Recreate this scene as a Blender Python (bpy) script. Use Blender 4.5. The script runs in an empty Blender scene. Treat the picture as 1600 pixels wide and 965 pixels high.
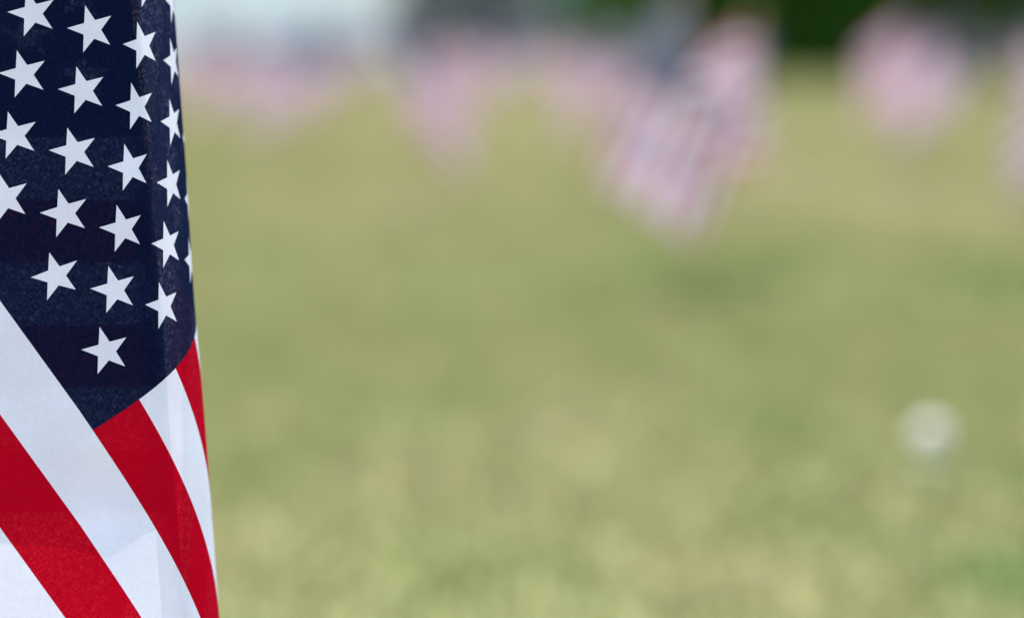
import bpy, math, random
import numpy as np
from mathutils import Vector, Matrix
from mathutils.geometry import delaunay_2d_cdt

random.seed(7); rng = np.random.default_rng(7)
R = math.radians
SC = bpy.context.scene
COL = SC.collection

# ------------------------------------------------------------------ camera
CAM_H = 0.55                       # eye height over the lawn
LENS = 85.0
FPX = LENS / 36.0 * 1600.0         # focal length in pixels of a 1600 px wide frame
HORIZON = 60.0                     # pixel row of the horizon
PITCH = math.atan((482.5 - HORIZON) / FPX)
FLAG_D = 0.983                     # distance of the near flag
cam = bpy.data.cameras.new('camera'); camo = bpy.data.objects.new('camera', cam)
COL.objects.link(camo); SC.camera = camo
camo.location = (0, 0, CAM_H); camo.rotation_euler = (R(90) - PITCH, 0, 0)
cam.lens = LENS; cam.sensor_width = 36.0; cam.sensor_fit = 'HORIZONTAL'
cam.clip_start = 0.02; cam.clip_end = 5000
cam.dof.use_dof = True; cam.dof.focus_distance = FLAG_D + 0.008
cam.dof.aperture_fstop = 2.7; cam.dof.aperture_blades = 0

# ------------------------------------------------------------------ light
SUN_EL, SUN_AZ = R(67), R(-12)     # azimuth from the view direction (+Y), negative = left
w = bpy.data.worlds.new('World'); SC.world = w; w.use_nodes = True
nt = w.node_tree; nt.nodes.clear()
sky = nt.nodes.new('ShaderNodeTexSky'); sky.sky_type = 'NISHITA'; sky.sun_disc = False
sky.sun_elevation = SUN_EL; sky.sun_rotation = SUN_AZ
sky.air_density = 1.0; sky.dust_density = 0.4; sky.ozone_density = 1.0
bg = nt.nodes.new('ShaderNodeBackground'); bg.inputs['Strength'].default_value = 0.12
wo = nt.nodes.new('ShaderNodeOutputWorld')
nt.links.new(sky.outputs[0], bg.inputs[0]); nt.links.new(bg.outputs[0], wo.inputs[0])
sl = bpy.data.lights.new('sun', 'SUN'); sl.energy = 4.6; sl.angle = R(0.5); sl.color = (1.0, 0.95, 0.87)
so = bpy.data.objects.new('sun', sl); COL.objects.link(so)
sd = Vector((math.sin(SUN_AZ) * math.cos(SUN_EL), math.cos(SUN_AZ) * math.cos(SUN_EL), math.sin(SUN_EL)))
so.rotation_euler = sd.to_track_quat('Z', 'Y').to_euler(); so.location = sd * 30
SC.view_settings.view_transform = 'Standard'; SC.view_settings.look = 'None'
SC.view_settings.exposure = 1.76; SC.view_settings.gamma = 1.0
SC.view_settings.use_curve_mapping = False
SC.render.engine = 'CYCLES'
SC.cycles.use_denoising = True
SC.cycles.max_bounces = 10; SC.cycles.transparent_max_bounces = 12; SC.cycles.transmission_bounces = 8
SC.cycles.sample_clamp_indirect = 6.0

# ------------------------------------------------------------------ helpers
FWD = Vector((0, math.cos(PITCH), -math.sin(PITCH)))
UP = Vector((0, math.sin(PITCH), math.cos(PITCH)))
def unproject(x, y, d):
    """point at depth d (m) along the view axis, from coordinates of a 1600x965 frame"""
    return Vector((0, 0, CAM_H)) + FWD * d + Vector((1, 0, 0)) * ((x - 800) / FPX * d) + UP * ((482.5 - y) / FPX * d)
def lawn_xy(x, dist):
    """lawn position at a given distance, seen in frame column x"""
    return ((x - 800) / FPX * dist, dist)

def tag(o, label=None, cat=None, group=None, kind=None):
    if label: o['label'] = label
    if cat: o['category'] = cat
    if group: o['group'] = group
    if kind: o['kind'] = kind
    return o
def empty(name, loc=(0, 0, 0), rz=0.0):
    o = bpy.data.objects.new(name, None); o.empty_display_size = 0.1
    o.location = loc; o.rotation_euler = (0, 0, rz); COL.objects.link(o); return o
def mesh_obj(name, verts, faces, mat, parent=None, smooth=False):
    me = bpy.data.meshes.new(name); me.from_pydata([tuple(v) for v in verts], [], [tuple(f) for f in faces]); me.update()
    if mat: me.materials.append(mat)
    if smooth: me.polygons.foreach_set('use_smooth', [True] * len(me.polygons))
    o = bpy.data.objects.new(name, me); COL.objects.link(o)
    if parent: o.parent = parent
    return o
def fast_mesh(name, V, F, mat, parent=None, fattr=None):
    """V (n,3), F (m,k) numpy, all faces with k corners"""
    me = bpy.data.meshes.new(name); n, m, k = len(V), len(F), F.shape[1]
    me.vertices.add(n); me.vertices.foreach_set('co', np.ascontiguousarray(V, dtype=np.float32).ravel())
    me.loops.add(m * k); me.loops.foreach_set('vertex_index', np.ascontiguousarray(F, dtype=np.int32).ravel())
    me.polygons.add(m); me.polygons.foreach_set('loop_start', np.arange(0, m * k, k, dtype=np.int32))
    me.update(calc_edges=True)
    if fattr is not None:
        a = me.attributes.new('tint', 'FLOAT', 'POINT'); a.data.foreach_set('value', np.asarray(fattr, dtype=np.float32))
    if mat: me.materials.append(mat)
    o = bpy.data.objects.new(name, me); COL.objects.link(o)
    if parent: o.parent = parent
    return o
def tube(pts, radii, sides=10, caps=True):
    V, F = [], []
    pts = [Vector(p) for p in pts]
    for i, p in enumerate(pts):
        a = pts[max(i - 1, 0)]; b = pts[min(i + 1, len(pts) - 1)]
        t = (b - a).normalized(); u = t.cross(Vector((0.31, 0.9, 0.17))).normalized(); v = t.cross(u)
        for k in range(sides):
            c = 2 * math.pi * k / sides
            V.append(p + (u * math.cos(c) + v * math.sin(c)) * radii[i])
    for i in range(len(pts) - 1):
        for k in range(sides):
            k2 = (k + 1) % sides
            F.append((i * sides + k, i * sides + k2, (i + 1) * sides + k2, (i + 1) * sides + k))
    if caps:
        F.append(tuple(range(sides - 1, -1, -1))); F.append(tuple((len(pts) - 1) * sides + k for k in range(sides)))
    return V, F
def boxvf(x0, x1, y0, y1, z0, z1):
    V = [(x, y, z) for z in (z0, z1) for y in (y0, y1) for x in (x0, x1)]
    F = [(0, 2, 3, 1), (4, 5, 7, 6), (0, 1, 5, 4), (2, 6, 7, 3), (0, 4, 6, 2), (1, 3, 7, 5)]
    return V, F
def new_mat(name):
    m = bpy.data.materials.new(name); m.use_nodes = True; m.node_tree.nodes.clear(); return m, m.node_tree
def N(t, typ, **kw):
    n = t.nodes.new(typ)
    for k, v in kw.items():
        if k in n.inputs: n.inputs[k].default_value = v
        else: setattr(n, k, v)
    return n
def ramp(t, stops, interp='LINEAR'):
    n = t.nodes.new('ShaderNodeValToRGB'); n.color_ramp.interpolation = interp
    e = n.color_ramp.elements
    while len(e) < len(stops): e.new(0.5)
    for el, (p, c) in zip(e, stops): el.position = p; el.color = (*c, 1) if len(c) == 3 else c
    return n

# ------------------------------------------------------------------ materials
def cloth_mat(name, refl, trans, amount=0.42, pin=0.10, speck=0.5, tex=0.26, see=(1, 1, 1)):
    m, t = new_mat(name); L = t.links.new
    uv = N(t, 'ShaderNodeUVMap'); uv.uv_map = 'UVMap'
    def thread(sx, sy):
        mp = N(t, 'ShaderNodeMapping'); mp.inputs['Scale'].default_value = (sx, sy, 1); L(uv.outputs[0], mp.inputs[0])
        n = N(t, 'ShaderNodeTexNoise', noise_dimensions='2D'); n.inputs['Scale'].default_value = 1.0; n.inputs['Detail'].default_value = 1.0
        L(mp.outputs[0], n.inputs['Vector']); return n.outputs['Fac']
    a = thread(760, 90); b = thread(90, 760)
    add = N(t, 'ShaderNodeMath', operation='ADD'); L(a, add.inputs[0]); L(b, add.inputs[1])
    # slubs and pinholes of the weave
    pinr = N(t, 'ShaderNodeMapRange'); pinr.inputs['From Min'].default_value = 1.0; pinr.inputs['From Max'].default_value = 1.42
    pinr.inputs['To Min'].default_value = 0.0; pinr.inputs['To Max'].default_value = pin
    L(add.outputs[0], pinr.inputs['Value'])
    big = N(t, 'ShaderNodeTexNoise', noise_dimensions='2D'); big.inputs['Scale'].default_value = 9; L(uv.outputs[0], big.inputs['Vector'])
    var = N(t, 'ShaderNodeMath', operation='MULTIPLY_ADD'); L(add.outputs[0], var.inputs[0]); var.inputs[1].default_value = tex; var.inputs[2].default_value = 0.92 - tex
    var2 = N(t, 'ShaderNodeMath', operation='MULTIPLY_ADD'); L(big.outputs['Fac'], var2.inputs[0]); var2.inputs[1].default_value = 0.16; L(var.outputs[0], var2.inputs[2])
    spk = N(t, 'ShaderNodeMapRange'); spk.inputs['From Min'].default_value = 0.85; spk.inputs['From Max'].default_value = 1.3
    spk.inputs['To Min'].default_value = 1 - speck * 0.6; spk.inputs['To Max'].default_value = 1 + speck; L(add.outputs[0], spk.inputs['Value'])
    def col(c, fac=None):
        mx = N(t, 'ShaderNodeMix', data_type='RGBA', blend_type='MULTIPLY'); mx.inputs['Factor'].default_value = 1
        mx.inputs[6].default_value = (*c, 1); L((fac or var2).outputs[0], mx.inputs[7]); return mx.outputs[2]
    bump = N(t, 'ShaderNodeBump'); bump.inputs['Strength'].default_value = 0.25; bump.inputs['Distance'].default_value = 0.0002
    L(add.outputs[0], bump.inputs['Height'])
    d = N(t, 'ShaderNodeBsdfDiffuse'); d.inputs['Roughness'].default_value = 0.6; L(col(refl), d.inputs['Color']); L(bump.outputs[0], d.inputs['Normal'])
    tr = N(t, 'ShaderNodeBsdfTranslucent'); L(col(trans, spk), tr.inputs['Color'])
    mix = N(t, 'ShaderNodeMixShader'); mix.inputs[0].default_value = amount; L(d.outputs[0], mix.inputs[1]); L(tr.outputs[0], mix.inputs[2])
    tp = N(t, 'ShaderNodeBsdfTransparent'); tp.inputs[0].default_value = (*see, 1)
    mix2 = N(t, 'ShaderNodeMixShader'); L(pinr.outputs[0], mix2.inputs[0]); L(mix.outputs[0], mix2.inputs[1]); L(tp.outputs[0], mix2.inputs[2])
    o = N(t, 'ShaderNodeOutputMaterial'); L(mix2.outputs[0], o.inputs[0])
    return m
M = {}
M['white'] = cloth_mat('white_cloth', (0.785, 0.735, 0.805), (0.86, 0.80, 0.86), 0.13, 0.008, 0.12, 0.10)
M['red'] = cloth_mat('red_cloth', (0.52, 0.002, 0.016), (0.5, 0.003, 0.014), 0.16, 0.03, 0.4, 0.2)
M['pale_red'] = cloth_mat('pale_red_cloth', (0.43, 0.11, 0.145), (0.45, 0.10, 0.13), 0.16, 0.01, 0.4, 0.2)  # red mixed paler for the field flags than on the near one
M['blue'] = cloth_mat('navy_cloth', (0.006, 0.012, 0.046), (0.016, 0.022, 0.056), 0.42, 0.15, 0.8, 0.26, (0.62, 0.68, 1.0))

def solid(name, c, rough=0.7, noise=None, var=0.25, metal=0.0):
    m, t = new_mat(name); L = t.links.new
    p = N(t, 'ShaderNodeBsdfPrincipled'); p.inputs['Roughness'].default_value = rough; p.inputs['Metallic'].default_value = metal
    tc = N(t, 'ShaderNodeTexCoord'); n = N(t, 'ShaderNodeTexNoise'); n.inputs['Scale'].default_value = noise or 8.0; n.inputs['Detail'].default_value = 5
    L(tc.outputs['Object'], n.inputs['Vector'])
    r = ramp(t, [(0.3, tuple(x * (1 - var) for x in c)), (0.7, tuple(min(1, x * (1 + var)) for x in c))])
    L(n.outputs['Fac'], r.inputs[0]); L(r.outputs[0], p.inputs['Base Color'])
    o = N(t, 'ShaderNodeOutputMaterial'); L(p.outputs[0], o.inputs[0]); return m
M['wood'] = solid('pale_wood_dowel', (0.46, 0.33, 0.19), 0.6, 60)
M['gold'] = solid('gold_plastic', (0.62, 0.42, 0.10), 0.35, 20, 0.1, 0.3)
M['bark'] = solid('bark', (0.10, 0.075, 0.05), 0.9, 9)
M['stalk'] = solid('plant_stalk', (0.16, 0.20, 0.07), 0.6, 30)
M['pappus'] = None

def lawn_colour(t, gain=1.0, attr=False):
    """patchy green / dry straw colour of the turf, from the position on the lawn"""
    L = t.links.new
    g = N(t, 'ShaderNodeNewGeometry')
    fl = N(t, 'ShaderNodeVectorMath', operation='MULTIPLY'); fl.inputs[1].default_value = (1, 0.55, 0); L(g.outputs['Position'], fl.inputs[0])
    n1 = N(t, 'ShaderNodeTexNoise'); n1.inputs['Scale'].default_value = 4.2; n1.inputs['Detail'].default_value = 3.0; n1.inputs['Roughness'].default_value = 0.55
    n2 = N(t, 'ShaderNodeTexNoise'); n2.inputs['Scale'].default_value = 13.0; n2.inputs['Detail'].default_value = 2.0
    n3 = N(t, 'ShaderNodeTexNoise'); n3.inputs['Scale'].default_value = 0.9; n3.inputs['Detail'].default_value = 2.0
    for n in (n1, n2, n3): L(fl.outputs[0], n.inputs['Vector'])
    a = N(t, 'ShaderNodeMath', operation='MULTIPLY_ADD'); L(n2.outputs['Fac'], a.inputs[0]); a.inputs[1].default_value = 0.25; L(n1.outputs['Fac'], a.inputs[2])
    b = N(t, 'ShaderNodeMath', operation='MULTIPLY_ADD'); L(n3.outputs['Fac'], b.inputs[0]); b.inputs[1].default_value = 0.55; L(a.outputs[0], b.inputs[2])
    val = b.outputs[0]
    if attr:
        at = N(t, 'ShaderNodeAttribute'); at.attribute_name = 'tint'
        c = N(t, 'ShaderNodeMath', operation='MULTIPLY_ADD'); L(at.outputs['Fac'], c.inputs[0]); c.inputs[1].default_value = 0.30; L(val, c.inputs[2])
        d = N(t, 'ShaderNodeMath', operation='SUBTRACT'); L(c.outputs[0], d.inputs[0]); d.inputs[1].default_value = 0.15; val = d.outputs[0]
    # clover-green patches, and paler straw ones, at fixed spots of the lawn
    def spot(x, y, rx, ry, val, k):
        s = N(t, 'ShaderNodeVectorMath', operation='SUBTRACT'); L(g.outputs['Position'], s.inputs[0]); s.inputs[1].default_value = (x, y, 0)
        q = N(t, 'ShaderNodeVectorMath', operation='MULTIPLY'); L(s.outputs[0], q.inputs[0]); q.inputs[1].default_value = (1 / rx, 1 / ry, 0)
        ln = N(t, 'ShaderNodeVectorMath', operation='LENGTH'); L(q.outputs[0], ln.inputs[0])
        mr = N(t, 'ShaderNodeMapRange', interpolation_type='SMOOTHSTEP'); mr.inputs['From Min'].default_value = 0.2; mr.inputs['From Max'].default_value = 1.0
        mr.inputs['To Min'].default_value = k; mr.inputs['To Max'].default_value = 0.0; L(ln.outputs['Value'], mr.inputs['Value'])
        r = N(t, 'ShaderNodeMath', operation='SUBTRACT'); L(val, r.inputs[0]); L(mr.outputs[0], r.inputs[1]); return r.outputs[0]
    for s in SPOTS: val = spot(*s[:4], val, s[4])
    mr = N(t, 'ShaderNodeMapRange'); mr.inputs['From Min'].default_value = 0.28; mr.inputs['From Max'].default_value = 1.45; L(val, mr.inputs['Value'])
    r = ramp(t, [(0.0, (0.085 * gain, 0.145 * gain, 0.035 * gain)), (0.35, (0.156 * gain, 0.174 * gain, 0.062 * gain)),
                 (0.65, (0.212 * gain, 0.204 * gain, 0.090 * gain)), (1.0, (0.32 * gain, 0.265 * gain, 0.16 * gain))])
    L(mr.outputs[0], r.inputs[0]); return r.outputs[0]
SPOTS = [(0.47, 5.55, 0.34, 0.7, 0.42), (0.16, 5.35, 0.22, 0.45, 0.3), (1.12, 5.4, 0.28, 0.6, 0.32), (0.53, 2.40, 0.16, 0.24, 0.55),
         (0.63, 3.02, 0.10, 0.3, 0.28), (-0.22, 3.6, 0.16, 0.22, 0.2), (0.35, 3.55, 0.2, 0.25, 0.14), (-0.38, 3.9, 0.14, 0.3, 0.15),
         (-0.30, 2.62, 0.12, 0.14, -0.12), (0.28, 2.44, 0.18, 0.12, -0.05), (0.1, 2.6, 0.3, 0.22, 0.08), (1.15, 8.6, 1.0, 2.8, -0.24), (0.5, 17, 4.0, 10.0, -0.26), (-0.5, 8.4, 1.0, 3.0, -0.16)]  # broad pale entries paint in the backlit brightness of the farther grass
m, t = new_mat('lawn_soil_and_thatch'); L = t.links.new
p = N(t, 'ShaderNodeBsdfPrincipled'); p.inputs['Roughness'].default_value = 0.95
L(lawn_colour(t, 0.95), p.inputs['Base Color'])
tc = N(t, 'ShaderNodeNewGeometry'); nn = N(t, 'ShaderNodeTexNoise'); nn.inputs['Scale'].default_value = 70; nn.inputs['Detail'].default_value = 6
L(tc.outputs['Position'], nn.inputs['Vector'])
bu = N(t, 'ShaderNodeBump'); bu.inputs['Strength'].default_value = 0.8; bu.inputs['Distance'].default_value = 0.02; L(nn.outputs['Fac'], bu.inputs['Height']); L(bu.outputs[0], p.inputs['Normal'])
o = N(t, 'ShaderNodeOutputMaterial'); L(p.outputs[0], o.inputs[0]); M['ground'] = m

m, t = new_mat('grass_blade'); L = t.links.new
c = lawn_colour(t, 1.15, True)
d = N(t, 'ShaderNodeBsdfDiffuse'); tr = N(t, 'ShaderNodeBsdfTranslucent'); L(c, d.inputs[0]); L(c, tr.inputs[0])
mx = N(t, 'ShaderNodeMixShader'); mx.inputs[0].default_value = 0.45; L(d.outputs[0], mx.inputs[1]); L(tr.outputs[0], mx.inputs[2])
o = N(t, 'ShaderNodeOutputMaterial'); L(mx.outputs[0], o.inputs[0]); M['blade'] = m

def leaf_mat(name, c0, c1):
    m, t = new_mat(name); L = t.links.new
    at = N(t, 'ShaderNodeAttribute'); at.attribute_name = 'tint'
    r = ramp(t, [(0, c0), (1, c1)]); L(at.outputs['Fac'], r.inputs[0])
    d = N(t, 'ShaderNodeBsdfDiffuse'); tr = N(t, 'ShaderNodeBsdfTranslucent'); L(r.outputs[0], d.inputs[0]); L(r.outputs[0], tr.inputs[0])
    mx = N(t, 'ShaderNodeMixShader'); mx.inputs[0].default_value = 0.3; L(d.outputs[0], mx.inputs[1]); L(tr.outputs[0], mx.inputs[2])
    o = N(t, 'ShaderNodeOutputMaterial'); L(mx.outputs[0], o.inputs[0]); return m
M['leaf'] = leaf_mat('evergreen_leaf', (0.024, 0.065, 0.010), (0.060, 0.15, 0.020))
M['leaf_far'] = leaf_mat('broad_leaf', (0.05, 0.075, 0.04), (0.10, 0.13, 0.07))

# ------------------------------------------------------------------ ground and grass
G = []
gr = mesh_obj('ground', [(-1500, -300, 0), (1500, -300, 0), (1500, 3000, 0), (-1500, 3000, 0)], [(0, 1, 2, 3)], M['ground'])
tag(gr, 'wide mown lawn of patchy green and straw-coloured grass', 'lawn', kind='structure')

def grass(bands):
    VV, FF, TT = [], [], []; off = 0
    for (d0, d1, dens, h, wd) in bands:
        half = 0.30
        area = half * (d1 * d1 - d0 * d0); n = int(area * dens)
        dist = np.sqrt(rng.uniform(d0 * d0, d1 * d1, n)); x = rng.uniform(-half, half, n) * dist
        ang = rng.uniform(0, 2 * np.pi, n); lean = rng.uniform(0, 2 * np.pi, n)
        hh = h * rng.uniform(0.55, 1.35, n); bend = hh * rng.uniform(0.2, 0.9, n); ww = wd * rng.uniform(0.6, 1.3, n)
        dx, dy = np.cos(ang) * ww, np.sin(ang) * ww; bx, by = np.cos(lean) * bend, np.sin(lean) * bend
        base = np.stack([x, dist, np.zeros(n)], 1)
        v0 = base + np.stack([-dx, -dy, 0 * x - 0.002], 1); v1 = base + np.stack([dx, dy, 0 * x - 0.002], 1)
        v2 = base + np.stack([dx * .7 + bx * .35, dy * .7 + by * .35, hh * .62], 1); v3 = base + np.stack([-dx * .7 + bx * .35, -dy * .7 + by * .35, hh * .62], 1)
        v4 = base + np.stack([bx, by, hh], 1)
        V = np.stack([v0, v1, v2, v3, v4], 1).reshape(-1, 3)
        i = np.arange(n)[:, None] * 5 + off
        F = np.concatenate([np.stack([i[:, 0], i[:, 0] + 1, i[:, 0] + 2], 1), np.stack([i[:, 0], i[:, 0] + 2, i[:, 0] + 3], 1), np.stack([i[:, 0] + 3, i[:, 0] + 2, i[:, 0] + 4], 1)])
        VV.append(V); FF.append(F); TT.append(np.repeat(rng.uniform(0, 1, n), 5)); off += n * 5
    return fast_mesh('grass', np.concatenate(VV), np.concatenate(FF), M['blade'], None, np.concatenate(TT))
gs = grass([(0.9, 5.0, 9500, 0.021, 0.0022), (5.0, 11.0, 3000, 0.026, 0.004), (11, 22, 600, 0.045, 0.008), (22, 42, 160, 0.05, 0.016)])
tag(gs, 'short mown grass blades covering the lawn, green mixed with straw', 'grass', kind='stuff')

# ------------------------------------------------------------------ the printed flag, cut along its print
ASP = 1.5; CW, CH0 = 0.76, 6 / 13.0       # length, canton width, canton bottom (units of the hoist)
A_, B_ = CW / 12.0, (7 / 13.0) / 10.0
def star_poly(cx, cy, r=0.0335):
    pts = []
    for k in range(10):
        q = r if k % 2 == 0 else r * 0.395
        an = math.pi / 2 + k * math.pi / 5
        pts.append((cx + q * math.cos(an), cy + q * math.sin(an)))
    return pts
# star lattice measured from the lower fly corner of the canton
STARS = []
for j in range(9):
    for i in range(11):
        if (i + j) % 2 == 0:
            m_, n_ = i - 10, 8 - j
            STARS.append((0.76 - 0.080 + 0.0619 * m_ - 0.0006 * n_, min(6 / 13 + 0.0745 - 0.0008 * m_ + 0.0548 * n_, 0.963)))
# the outer sheet as an affine image of the print (frame pixels at the flag's distance), and the inner sheet likewise;
# both agree along the fold line s = FK0 + FK1 t
TC = 6 / 13.0
def ease(t): return t + 0.10 * np.minimum(t - TC, 0)     # the cloth below the canton bellies slightly towards the lens
FX, FY, UX, UY = 650.0, 965.0, 985.0, -630.0
OX, OY = 145 - FX * 0.76 - UX * TC, 672 - FY * 0.76 - UY * TC
BYT = -585.0 / (1.1 * TC); BY0 = 215.0 - BYT * TC; BX0 = 258.0
FK0, FK1 = (BY0 - OY) / FY, (BYT - UY) / FY
BP = (BX0 - OX) / FK0 - FX
BW = UX + (FX + BP) * FK1
def fold_s(t): return FK0 + FK1 * t
def flag_mesh(step, fold=False):
    pts, edges, seen = [], [], {}
    def P(p):
        k = (round(p[0], 5), round(p[1], 5))
        if k not in seen: seen[k] = len(pts); pts.append(Vector(k))
        return seen[k]
    def line(a, b, n):
        ids = [P((a[0] + (b[0] - a[0]) * i / n, a[1] + (b[1] - a[1]) * i / n)) for i in range(n + 1)]
        edges.extend((ids[i], ids[i + 1]) for i in range(n) if ids[i] != ids[i + 1])
    nl = int(ASP / step)
    for k in range(14):
        s0 = CW if k > 6 and k < 13 else 0.0
        line((s0, k / 13), (ASP, k / 13), int((ASP - s0) / step))
    line((0, 0), (0, 6 / 13), int(.46 / step)); line((0, 6 / 13), (0, 1), int(.54 / step)); line((ASP, 0), (ASP, 1), int(1 / step))
    line((CW, 6 / 13), (CW, 1), 7 * max(1, int((1 / 13) / step)))
    for c in STARS:
        sp = [P(q) for q in star_poly(*c)]
        edges.extend((sp[i], sp[(i + 1) % 10]) for i in range(10))
    hard = np.array([tuple(q) for q in pts])
    ns, ntt = int(ASP / step), int(1 / step)
    for i in range(ns + 1):
        for j in range(ntt + 1):
            q = np.array([(i + 0.5 * (j % 2)) * step, j * step])
            if q[0] > ASP - .3 * step or q[1] > 1 - .3 * step or q[0] < .3 * step or q[1] < .3 * step: continue
            if np.min(np.sum((hard - q) ** 2, 1)) > (0.42 * step) ** 2 and abs(q[1] * 13 - round(q[1] * 13)) / 13 > 0.2 * step: P(q)
    v, e, f, *_ = delaunay_2d_cdt(pts, edges, [], 0, 1e-6)
    UV = np.array([tuple(q) for q in v])
    groups = {}
    sc_ = np.array(STARS)
    for face in f:
        cx, cy = UV[list(face)].mean(0)
        if cx < -1e-6 or cx > ASP or cy < 0 or cy > 1: continue
        if cx < CW and cy > CH0:
            key = ('canton',)
            k = int(np.argmin(np.sum((sc_ - (cx, cy)) ** 2, 1)))
            if inside((cx, cy), star_poly(*STARS[k])): key = ('star', k)
        else: key = ('stripe', int(cy * 13))
        groups.setdefault(key, []).append(list(face))
    return UV, groups
def inside(p, poly):
    c = False; j = len(poly) - 1
    for i in range(len(poly)):
        (xi, yi), (xj, yj) = poly[i], poly[j]
        if (yi > p[1]) != (yj > p[1]) and p[0] < (xj - xi) * (p[1] - yi) / (yj - yi) + xi: c = not c
        j = i
    return c
def build_cloth(root, UV, groups, W, join_stars, red):
    """W: world/local position per cloth vertex; makes canton > star, stripes"""
    tri = np.array([f for g in groups.values() for f in g])
    fn = np.cross(W[tri[:, 1]] - W[tri[:, 0]], W[tri[:, 2]] - W[tri[:, 0]])
    vn = np.zeros_like(W)
    for k in range(3): np.add.at(vn, tri[:, k], fn)
    vn /= np.maximum(np.linalg.norm(vn, axis=1, keepdims=True), 1e-12)
    def part(name, faces, mat, parent):
        faces = np.array(faces); ids, inv = np.unique(faces, return_inverse=True); inv = inv.reshape(faces.shape)
        o = fast_mesh(name, W[ids], inv, mat, parent); me = o.data
        uvl = me.uv_layers.new(name='UVMap'); uvl.data.foreach_set('uv', UV[ids][inv.ravel()].astype(np.float32).ravel())
        me.polygons.foreach_set('use_smooth', np.ones(len(faces), dtype=bool))
        me.normals_split_custom_set_from_vertices([tuple(n) for n in vn[ids]])
        return o
    canton = part('canton', groups[('canton',)], M['blue'], root)
    if join_stars:
        o = part('stars', [f for k, g in groups.items() if k[0] == 'star' for f in g], M['white'], canton); tag(o, kind='stuff')
    else:
        for k in range(50): part('star', groups[('star', k)], M['white'], canton)
    for k in range(13):
        part('stripe', groups[('stripe', 12 - k)], red if k % 2 == 0 else M['white'], root)
def finial(parent, p, ax, r=0.0055, h=0.05):
    ax = Vector(ax).normalized(); p = Vector(p)
    prof = [(0, .9), (.08, 1.15), (.16, .8), (.22, .55), (.3, 1.0), (.5, 1.35), (.75, .7), (1.0, .08)]
    V, F = tube([p + ax * (h * a) for a, _ in prof], [r * b for _, b in prof], 10)
    return mesh_obj('finial', V, F, M['gold'], parent, True)

# ---- near flag: hangs from a slightly leaning stick, swung back over itself,
#      so that the sheet with the canton covers the sheet next to the stick
UVn, GRn = flag_mesh(0.0145)
PXM = FLAG_D / FPX
def edge_x(y): return 271.5 + 0.074 * y - 2.5 * np.exp(-((y - 450.0) / 120.0) ** 2)
def curl_r(y): return 185.0 + 0.0 * y
def near_cloth(UV):
    s, t = UV[:, 0], ease(UV[:, 1])
    X = OX + FX * s + UX * t; Y = OY + FY * s + UY * t
    back = s < fold_s(t)
    q = np.clip((Y - 250) / 200, 0, 1)
    Y = Y + 13 * q * q * (3 - 2 * q) * np.clip((125 - X) / 125, 0, 1) * np.clip((X + 170) / 120, 0, 1)
    Xb = BX0 + BW * t - BP * s; Yb = BY0 + BYT * t
    def curl(X, Y):
        xe = edge_x(Y); CURL = curl_r(Y); xc = xe - CURL
        th = np.maximum((X - xc) / CURL, 0); thm = 1.86
        tc = np.minimum(th, thm); ex = (th - tc) * CURL
        x = np.where(th > 0, xc + CURL * np.sin(tc) + ex * np.cos(thm), X)
        d = CURL * (1 - np.cos(tc)) + ex * np.sin(thm)
        return x, d, th
    xf, df, th = curl(X, Y)
    # soft buckles of the loose cloth
    wob = 7.0 * np.sin(X / 150 + Y / 330 + 0.6) + 5.0 * np.sin(X / 78 - Y / 210 + 1.9) * np.clip((Y - 250) / 700, 0, 1)
    wob += 16 * np.exp(-(((X - 175) / 70) ** 2 + ((Y - 770) / 90) ** 2))
    df = df + wob
    # inner sheet follows the outer one a few millimetres behind it
    xb_, db, _ = curl(np.minimum(Xb, 400), Yb)
    CURL = curl_r(Yb); th_b = np.clip((Xb - (edge_x(Yb) - CURL)) / CURL, -1, 0.99)
    dfol = np.where(th_b > 0, CURL * (1 - np.sqrt(1 - th_b ** 2)), 0)
    wobb = 7.0 * np.sin(Xb / 150 + Yb / 330 + 0.6)
    delta = (fold_s(t) - s) * 1150
    gap = 4.0 * np.clip(delta / 60, 0, 1) ** 0.5 + 5.0
    db = dfol + wobb + gap + 16 * np.exp(-(((Xb - 175) / 70) ** 2 + ((Yb - 770) / 90) ** 2))
    db = np.where(delta < 25, db - 5.0 * (1 - np.clip(delta, 0, 25) / 25), db)
    x = np.where(back, Xb, xf); y = np.where(back, Yb, Y); d = np.where(back, db, df)
    D = FLAG_D + d * PXM
    return np.array([tuple(unproject(x[i], y[i], D[i])) for i in range(len(x))])
Wn = near_cloth(UVn)
p_top = unproject(BX0 + BW * 1.02, BY0 + BYT * 1.02, FLAG_D + 85 * PXM); p_low = unproject(BX0 - BW * 0.046, 800, FLAG_D + 68 * PXM)
ax = (p_top - p_low).normalized(); kz = p_low.z / ax.z
p_base = p_low - ax * kz
near = empty('hand_flag', p_base)
build_cloth(near, UVn, GRn, Wn - np.array(tuple(p_base)), False, M['red'])
V, F = tube([-ax * 0.08, (p_top - p_base) * 0.5, p_top - p_base], [0.0042] * 3, 14)
st = mesh_obj('stick', V, F, M['wood'], near, True); finial(st, p_top - p_base, ax)
tag(near, 'sharp close-up flag with white stars on navy filling the left edge', 'flag')

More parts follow.
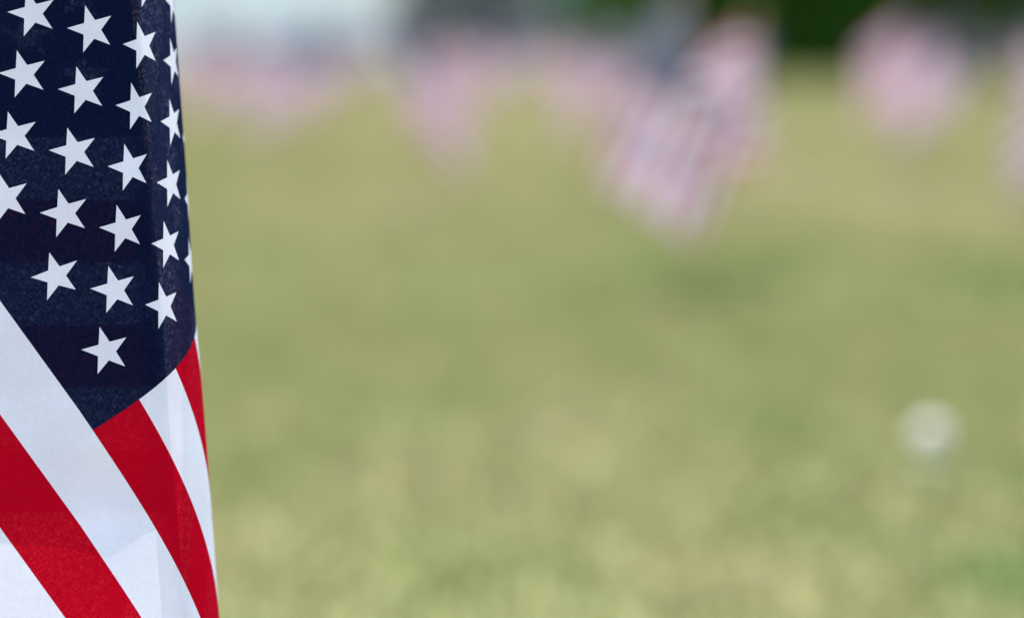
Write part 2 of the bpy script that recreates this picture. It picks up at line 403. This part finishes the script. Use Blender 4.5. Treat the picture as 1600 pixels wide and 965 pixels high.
# ---- the flags standing further out on the lawn
UVf, GRf = flag_mesh(0.045)
HO = 0.305
def field_flag(col, dist, label, turn=180, drop=36, lean=(0, 0), wave=(42, 0.55, 0.0), hem=0.31, rot=0.0, path=None, d0=0.0, fold=0.62, hoist=HO):
    x, y = lawn_xy(col, dist)
    root = empty('hand_flag', (x, y, 0)); tag(root, label, 'flag', 'small flags planted across the lawn')
    ax = Vector((math.tan(R(lean[0])), math.tan(R(lean[1])), 1)).normalized()
    hb = hem
    UV = UVf; s, t = UV[:, 0], UV[:, 1]
    n = 28; amp, lam, ph = wave
    acc = np.zeros((len(s), 3)); ds = s / n
    hd = np.array([math.cos(R(turn)), math.sin(R(turn)), 0.0])
    for k in range(n):
        sm = ds * (k + .5)
        phi = R(drop) * np.clip((sm - d0) / 0.35, 0, 1) * (1 + 0.08 * np.sin(7 * t + ph))
        head = np.full(len(sm), R(turn)) if path is None else np.radians(np.interp(sm, [q[0] for q in path], [q[1] for q in path]))
        psi = head + R(amp) * np.clip(sm / .15, 0, 1) * np.sin(2 * math.pi * (sm / lam + 0.16 * t) + ph)
        acc += np.stack([np.cos(phi) * np.cos(psi), np.cos(phi) * np.sin(psi), -np.sin(phi)], 1) * ds[:, None]
    # across the stripes the loose end swings round with the fall of the cloth
    be = rot * R(drop) * np.clip(s / 0.45, 0, 1)
    across = -(1 - t)[:, None] * (np.outer(np.sin(be) * fold, hd) + np.outer(np.cos(be), [0, 0, 1.0]) + np.outer(1 - np.clip(s / .2, 0, 1), np.array(tuple(ax)) - np.array([0, 0, 1.0])))
    across[:, 1] += 0.05 * rot * np.sin(9 * t + 5 * s + ph) * np.clip(s / .4, 0, 1)
    Wl = (acc + across) * hoist + np.array(tuple(ax)) * (hb + hoist)
    # gather the cloth a little towards the stick at the free end
    build_cloth(root, UV, GRf, Wl, True, M['pale_red'])
    top = ax * (hb + hoist + 0.012)
    V, F = tube([-ax * 0.06, top * .5, top], [0.0038] * 3, 8)
    st = mesh_obj('stick', V, F, M['wood'], root, True); finial(st, top, ax)
    return root
# column in the frame, distance, label, heading of the cloth (0 = right, 180 = left, 90 = away), fall, lean
FIELD = [
 (1092, 5.2, 'blurred flag with hanging stripes, left one of the large pair right of centre', dict(turn=185, drop=62, lean=(-3, 0), wave=(50, .52, .4), rot=1.0, fold=.85, hem=.325)),
 (1082, 5.75, 'blurred flag on a right-leaning stick, right one of the large pair right of centre', dict(turn=185, drop=55, d0=.85, lean=(13, 4), wave=(30, .55, 2.0), hem=.275, path=[(0, 278), (.7, 272), (.82, 190), (1.5, 172)])),
 (668, 7.5, 'lone blurred flag on a left-leaning stick, left of the large pair', dict(turn=-10, drop=34, lean=(-12, 3), wave=(68, .42, 1.2), hem=.365)),
 (505, 10.6, 'blurred pink flag below the white house, nearest of the left cluster', dict(turn=180, drop=30, lean=(2, 0), wave=(45, .5, .2))),
 (545, 12.5, 'blurred flag at right side of the left cluster below the white house', dict(turn=200, drop=25, lean=(4, 0), wave=(50, .45, 1.7))),
 (392, 12.0, 'blurred flag in the middle of the left cluster below the white house', dict(turn=150, drop=28, lean=(-3, 0), wave=(50, .5, 2.8))),
 (315, 15.0, 'blurred reddish flag just right of the sharp close-up flag', dict(turn=10, drop=20, lean=(-2, 0), wave=(35, .6, .9))),
 (810, 14.5, 'small blurred flag in front of the dark grey house wall', dict(turn=170, drop=30, lean=(2, 0), wave=(55, .5, 0))),
 (838, 17.0, 'small blurred flag below the seam between dark and pale grey house walls', dict(turn=20, drop=26, lean=(-2, 0), wave=(55, .5, 1.1))),
 (925, 14.0, 'small blurred reddish flag below the pale grey house wing', dict(turn=15, drop=32, lean=(-3, 0), wave=(45, .5, 2.2))),
 (975, 11.5, 'small blurred flag half behind the left one of the large pair', dict(turn=170, drop=34, lean=(3, 0), wave=(50, .45, 1.5))),
 (1398, 9.6, 'blurred flag left of its close neighbour before the dark trees', dict(turn=190, drop=34, d0=.7, lean=(3, 0), wave=(35, .5, 2.4), path=[(0, 276), (.62, 270), (.76, 195), (1.5, 185)])),
 (1516, 9.2, 'blurred flag with navy top before the dark trees, right of its close neighbour', dict(turn=185, drop=34, d0=.3, lean=(-3, 0), wave=(40, .5, .6), path=[(0, 246), (.5, 243), (.64, 190), (1.5, 180)])),
 (1568, 17.0, 'tiny blurred flag in front of the darkest tree at far right', dict(turn=5, drop=22, lean=(0, 0), wave=(40, .5, .3))),
 (1728, 6.9, 'large blurred flag cut off by the right picture edge', dict(turn=180, drop=34, lean=(4, 0), wave=(58, .5, 1.0))),
 (452, 20.0, 'far blurred flag between the two front flags of the left cluster', dict(turn=170, drop=25, wave=(40, .5, .3))),
 (600, 19.0, 'far blurred flag just past the right end of the white house', dict(turn=175, drop=25, wave=(40, .5, 2.1))),
 (690, 22.0, 'far blurred flag right above the lone left-leaning flag', dict(turn=10, drop=25, wave=(40, .5, 1.3))),
 (885, 21.0, 'far blurred flag under the pale grey house wing', dict(turn=185, drop=25, wave=(45, .5, .8))),
 (345, 22.0, 'far blurred flag against the white house near the sharp flag', dict(turn=190, drop=22, wave=(45, .5, 1.9))),
]
for c, d, lab, kw in FIELD: field_flag(c, d, lab, **kw)

# ------------------------------------------------------------------ dandelion seed head
def dandelion(col, row, headz=0.06, r=0.0185):
    m, t = new_mat('seed_fluff'); L = t.links.new
    d = N(t, 'ShaderNodeBsdfDiffuse'); d.inputs[0].default_value = (0.86, 0.83, 0.82, 1)
    tr = N(t, 'ShaderNodeBsdfTranslucent'); tr.inputs[0].default_value = (0.86, 0.83, 0.82, 1)
    mx = N(t, 'ShaderNodeMixShader'); mx.inputs[0].default_value = .6; L(d.outputs[0], mx.inputs[1]); L(tr.outputs[0], mx.inputs[2])
    o = N(t, 'ShaderNodeOutputMaterial'); L(mx.outputs[0], o.inputs[0]); M['pappus'] = m
    dist = (CAM_H - headz) * FPX / (row - HORIZON)
    x, y = lawn_xy(col, dist)
    root = empty('dandelion', (x, y, 0)); tag(root, 'round white dandelion seed head standing alone in the lawn at right', 'dandelion')
    V, F = tube([(0.006, 0.004, -0.004), (0.003, 0.001, headz * .5), (0, 0, headz)], [.002, .0017, .0016], 8); mesh_obj('stalk', V, F, M['stalk'], root, True)
    V, F = [], []
    for k in range(170):
        z = 1 - 2 * (k + .5) / 170; a = k * 2.399963; q = math.sqrt(1 - z * z)
        n = Vector((q * math.cos(a), q * math.sin(a), z)); u = n.cross(Vector((.3, .2, .9))).normalized(); v = n.cross(u)
        b = len(V); e = n * r * .72
        V += [u * .00018, v * .00018, e]; F.append((b, b + 1, b + 2))
        for j in range(9):
            an = j * 2 * math.pi / 9; dr = (u * math.cos(an) + v * math.sin(an)); sd_ = (v * math.cos(an) - u * math.sin(an)) * .0011
            b = len(V); tip = e + n * r * .28 + dr * r * .30
            V += [e - sd_, e + sd_, tip + sd_ * .5, tip - sd_ * .5]; F.append((b, b + 1, b + 2, b + 3))
    hd = mesh_obj('seed_head', V, F, M['pappus'], root); hd.location = (0, 0, headz)
    V, F = tube([(0, 0, -.004), (0, 0, 0.001), (0, 0, .004)], [.003, .0048, .002], 10); c = mesh_obj('receptacle', V, F, M['stalk'], root, True); c.location = (0, 0, headz)
    for k in range(6):
        a = k * 1.05 + .3; V, F = [], []; n = 9
        for i in range(n):
            f = i / (n - 1); wv = .006 * math.sin(math.pi * min(1, f * .85 + .1)) * (1.25 if i % 2 else .7); l = .05 * f
            zz = .004 + .03 * math.sin(math.pi * f) * .7
            V += [(math.cos(a) * l - math.sin(a) * wv, math.sin(a) * l + math.cos(a) * wv, zz), (math.cos(a) * l + math.sin(a) * wv, math.sin(a) * l - math.cos(a) * wv, zz)]
            if i: b = 2 * i - 2; F.append((b, b + 1, b + 3, b + 2))
        mesh_obj('leaf', V, F, M['stalk'], root, True)
dandelion(1462, 683)

# ------------------------------------------------------------------ trees behind the lawn
def leaf_crown(name, parent, blobs, n, size, mat):
    wts = np.array([b[3] ** 2 for b in blobs]); wts = wts / wts.sum()
    idx = rng.choice(len(blobs), n, p=wts); C = np.array([b[:3] for b in blobs])[idx]; RR = np.array([b[3] for b in blobs])[idx]; ZS = np.array([b[4] for b in blobs])[idx]
    v = rng.normal(size=(n, 3)); v /= np.linalg.norm(v, axis=1, keepdims=True)
    rad = RR * (1 - 0.55 * rng.random(n) ** 2); v2 = v * rad[:, None]; v2[:, 2] *= ZS
    P = C + v2; P[:, 2] = np.maximum(P[:, 2], 0.06)
    a = rng.normal(size=(n, 3)); a /= np.linalg.norm(a, axis=1, keepdims=True); b = np.cross(a, rng.normal(size=(n, 3))); b /= np.linalg.norm(b, axis=1, keepdims=True)
    sz = size * rng.uniform(.5, 1.4, n)[:, None]
    V = np.stack([P - a * sz, P + b * sz * .5, P + a * sz, P - b * sz * .5], 1).reshape(-1, 3)
    F = np.arange(n * 4).reshape(n, 4)
    clump = rng.random(len(blobs))[idx] * .6 + rng.random(n) * .4
    return fast_mesh(name, V, F, mat, parent, np.repeat(clump, 4))
def evergreen(x, y, h, rad, label, n=30000, group='dark evergreens behind the lawn'):
    root = empty('evergreen_tree', (x, y, 0)); tag(root, label, 'tree', group)
    V, F = tube([(0, 0, -.1), (.03, .02, h * .3), (-.03, .03, h * .65), (0, 0, h * .95)], [.16, .12, .07, .015], 9)
    tr = mesh_obj('trunk', V, F, M['bark'], root, True)
    for k in range(9):
        z = h * (.08 + .085 * k); a = k * 2.4; l = rad * (.85 - .06 * k)
        V, F = tube([(0, 0, z), (math.cos(a) * l * .5, math.sin(a) * l * .5, z + .1), (math.cos(a) * l, math.sin(a) * l, z + .28)], [.045, .03, .008], 6)
        mesh_obj('limb', V, F, M['bark'], tr, True)
    blobs = []
    for k in range(130):
        f = random.random() ** (.9 if k % 3 else 3.5); z = .2 + f * (h - .4); rr = rad * (1 - .82 * f ** 1.3) ; a = random.uniform(0, 6.28); q = rr * math.sqrt(random.random()) * .8
        blobs.append((q * math.cos(a), q * math.sin(a), z, random.uniform(.28, .6) * (1 - .4 * f), random.uniform(.7, 1.1)))
    for k in range(44):
        a = k * .571; q = rad * random.uniform(.45, .85)
        blobs.append((q * math.cos(a), q * math.sin(a), random.uniform(.12, .6), random.uniform(.34, .5), .8))
    leaf_crown('crown', root, blobs, n, .085, M['leaf'])
def broadleaf(x, y, h, rad, label, n=9000, group='leafy trees in the distance', low=.12):
    root = empty('leafy_tree', (x, y, 0)); tag(root, label, 'tree', group)
    V, F = tube([(0, 0, -.1), (.05, 0, h * .2), (-.05, .06, h * .45), (.04, 0, h * .75)], [.26, .2, .14, .04], 9)
    tr = mesh_obj('trunk', V, F, M['bark'], root, True)
    for k in range(7):
        z = h * (.22 + .07 * k); a = k * 2.4 + .5; l = rad * .8
        V, F = tube([(0, 0, z), (math.cos(a) * l * .5, math.sin(a) * l * .5, z + h * .06), (math.cos(a) * l, math.sin(a) * l, z + h * .16)], [.09, .06, .015], 6)
        mesh_obj('limb', V, F, M['bark'], tr, True)
    blobs = []
    for k in range(46):
        a = random.uniform(0, 6.28); u = random.uniform(low, 1); rr = rad * math.sin(math.pi * (.18 + .72 * u)) ; q = rr * math.sqrt(random.random())
        blobs.append((q * math.cos(a), q * math.sin(a), h * u * .94, random.uniform(.16, .3) * rad, random.uniform(.7, 1)))
    leaf_crown('crown', root, blobs, n, .14, M['leaf_far'])
for col, d, h, r_, lab in [
    (1010, 36, 5.5, 1.3, 'narrow dark evergreen right of the pale grey house wing'),
    (1130, 34, 6.2, 1.75, 'dark evergreen directly behind the large pair of flags'),
    (1262, 33, 5.2, 1.6, 'deep green evergreen filling the gap between the large pair and right pair of flags'),
    (1390, 34.5, 6.0, 1.75, 'dark evergreen behind the right pair of flags, left side'),
    (1500, 36, 6.6, 1.8, 'dark evergreen behind the right pair of flags, right side'),
    (1590, 33.5, 5.8, 1.6, 'near-black evergreen at the top right corner')]:
    x, y = lawn_xy(col, d); evergreen(x, y, h, r_, lab)

# ------------------------------------------------------------------ grey house beyond the lawn
def house(name, label, walls, depth=6.0, trimc=(.7, .7, .7)):
    """walls: (part name, frame column left, right, distance, siding, height, window offsets)"""
    roofm = solid('roof_shingle', (0.07, 0.07, 0.07), .9, 20); trim = solid('window_trim', trimc, .6, 4, .05); glass = solid('dark_glass', (.03, .04, .05), .08, 3)
    oy = walls[0][3]; ox = lawn_xy((walls[0][1] + walls[-1][2]) / 2, oy)[0]
    root = empty(name, (ox, oy, 0)); tag(root, label, 'house')
    def bx(nm, x0, x1, ya, yb, z0, z1, mat, par):
        V, F = boxvf(x0 - ox, x1 - ox, ya - oy, yb - oy, z0, z1); return mesh_obj(nm, V, F, mat, par)
    prev = None
    for i, (nm, ca, cb, yf, mat, h, wins) in enumerate(walls):
        x0, x1 = lawn_xy(ca, yf)[0], lawn_xy(cb, yf)[0]
        if prev is not None: x0 = prev + .003
        prev = x1; yb = walls[0][3] + depth - .05 * i
        w_ = bx(nm, x0, x1, yf, yb, -.05, h, mat, root)
        z = .12; base = None
        while z < h - .16:
            if base is None:
                base = bx('board', x0 + .002, x1 - .002, yf - .028, yf - .002, z, z + .165, mat, w_); z0 = z
                # lapped board: lower edge stands proud
                for v in base.data.vertices:
                    if v.co.z > z + .1 and v.co.y < yf - .01 - oy: v.co.y += .016
            else:
                c = base.copy(); COL.objects.link(c); c.location.z = z - z0
            z += .18
        xm = (x0 + x1) / 2
        for dx in wins:
            fr = bx('window', xm + dx - .45, xm + dx + .45, yf - .075, yf - .030, 1.0, 2.1, trim, root)
            bx('pane', xm + dx - .39, xm + dx - .02, yf - .085, yf - .078, 1.06, 2.04, glass, fr); bx('pane', xm + dx + .02, xm + dx + .39, yf - .085, yf - .078, 1.06, 2.04, glass, fr)
        e = .35; zr = h - .1 + .004 * i; ym = (yf + yb) / 2
        V = [(x0 - e, yf - e, zr), (x1 + e, yf - e, zr), (x1 + e, yb + e, zr), (x0 - e, yb + e, zr), (x0 - e, ym, zr + 1.6), (x1 + e, ym, zr + 1.6)]
        mesh_obj('roof', [(a - ox, b - oy, c) for a, b, c in V], [(0, 1, 5, 4), (2, 3, 4, 5), (0, 4, 3), (1, 2, 5), (0, 3, 2, 1)], roofm, root)
SLATE = solid('slate_grey_siding', (0.055, 0.065, 0.07), .7, 3, .12); TEAL = solid('pale_teal_siding', (0.29, 0.36, 0.37), .7, 3, .1)
WHITE = solid('white_siding', (0.88, 0.85, 0.83), .6, 2, .04)
house('grey_house', 'grey sided house far beyond the lawn with a darker left wall and paler right wing',
      [('wall', 640, 850, 58.0, SLATE, 2.9, (-.9, .9)), ('wing_wall', 850, 975, 58.6, TEAL, 2.6, (0,))], trimc=(.10, .11, .11))
house('white_house', 'white sided house at upper left behind the left cluster of flags',
      [('wall', 60, 598, 50.0, WHITE, 2.8, (-2.3,))], 5.0)
for col, d, h, r_, lab in [
    (700, 74, 7.5, 2.8, 'leafy tree behind the dark left part of the house'),
    (905, 78, 8.5, 3.0, 'leafy tree behind the pale wing of the house'),
    (1075, 66, 8.0, 2.6, 'leafy tree showing between the evergreens behind the large pair of flags')]:
    x, y = lawn_xy(col, d); broadleaf(x, y, h, r_, lab)
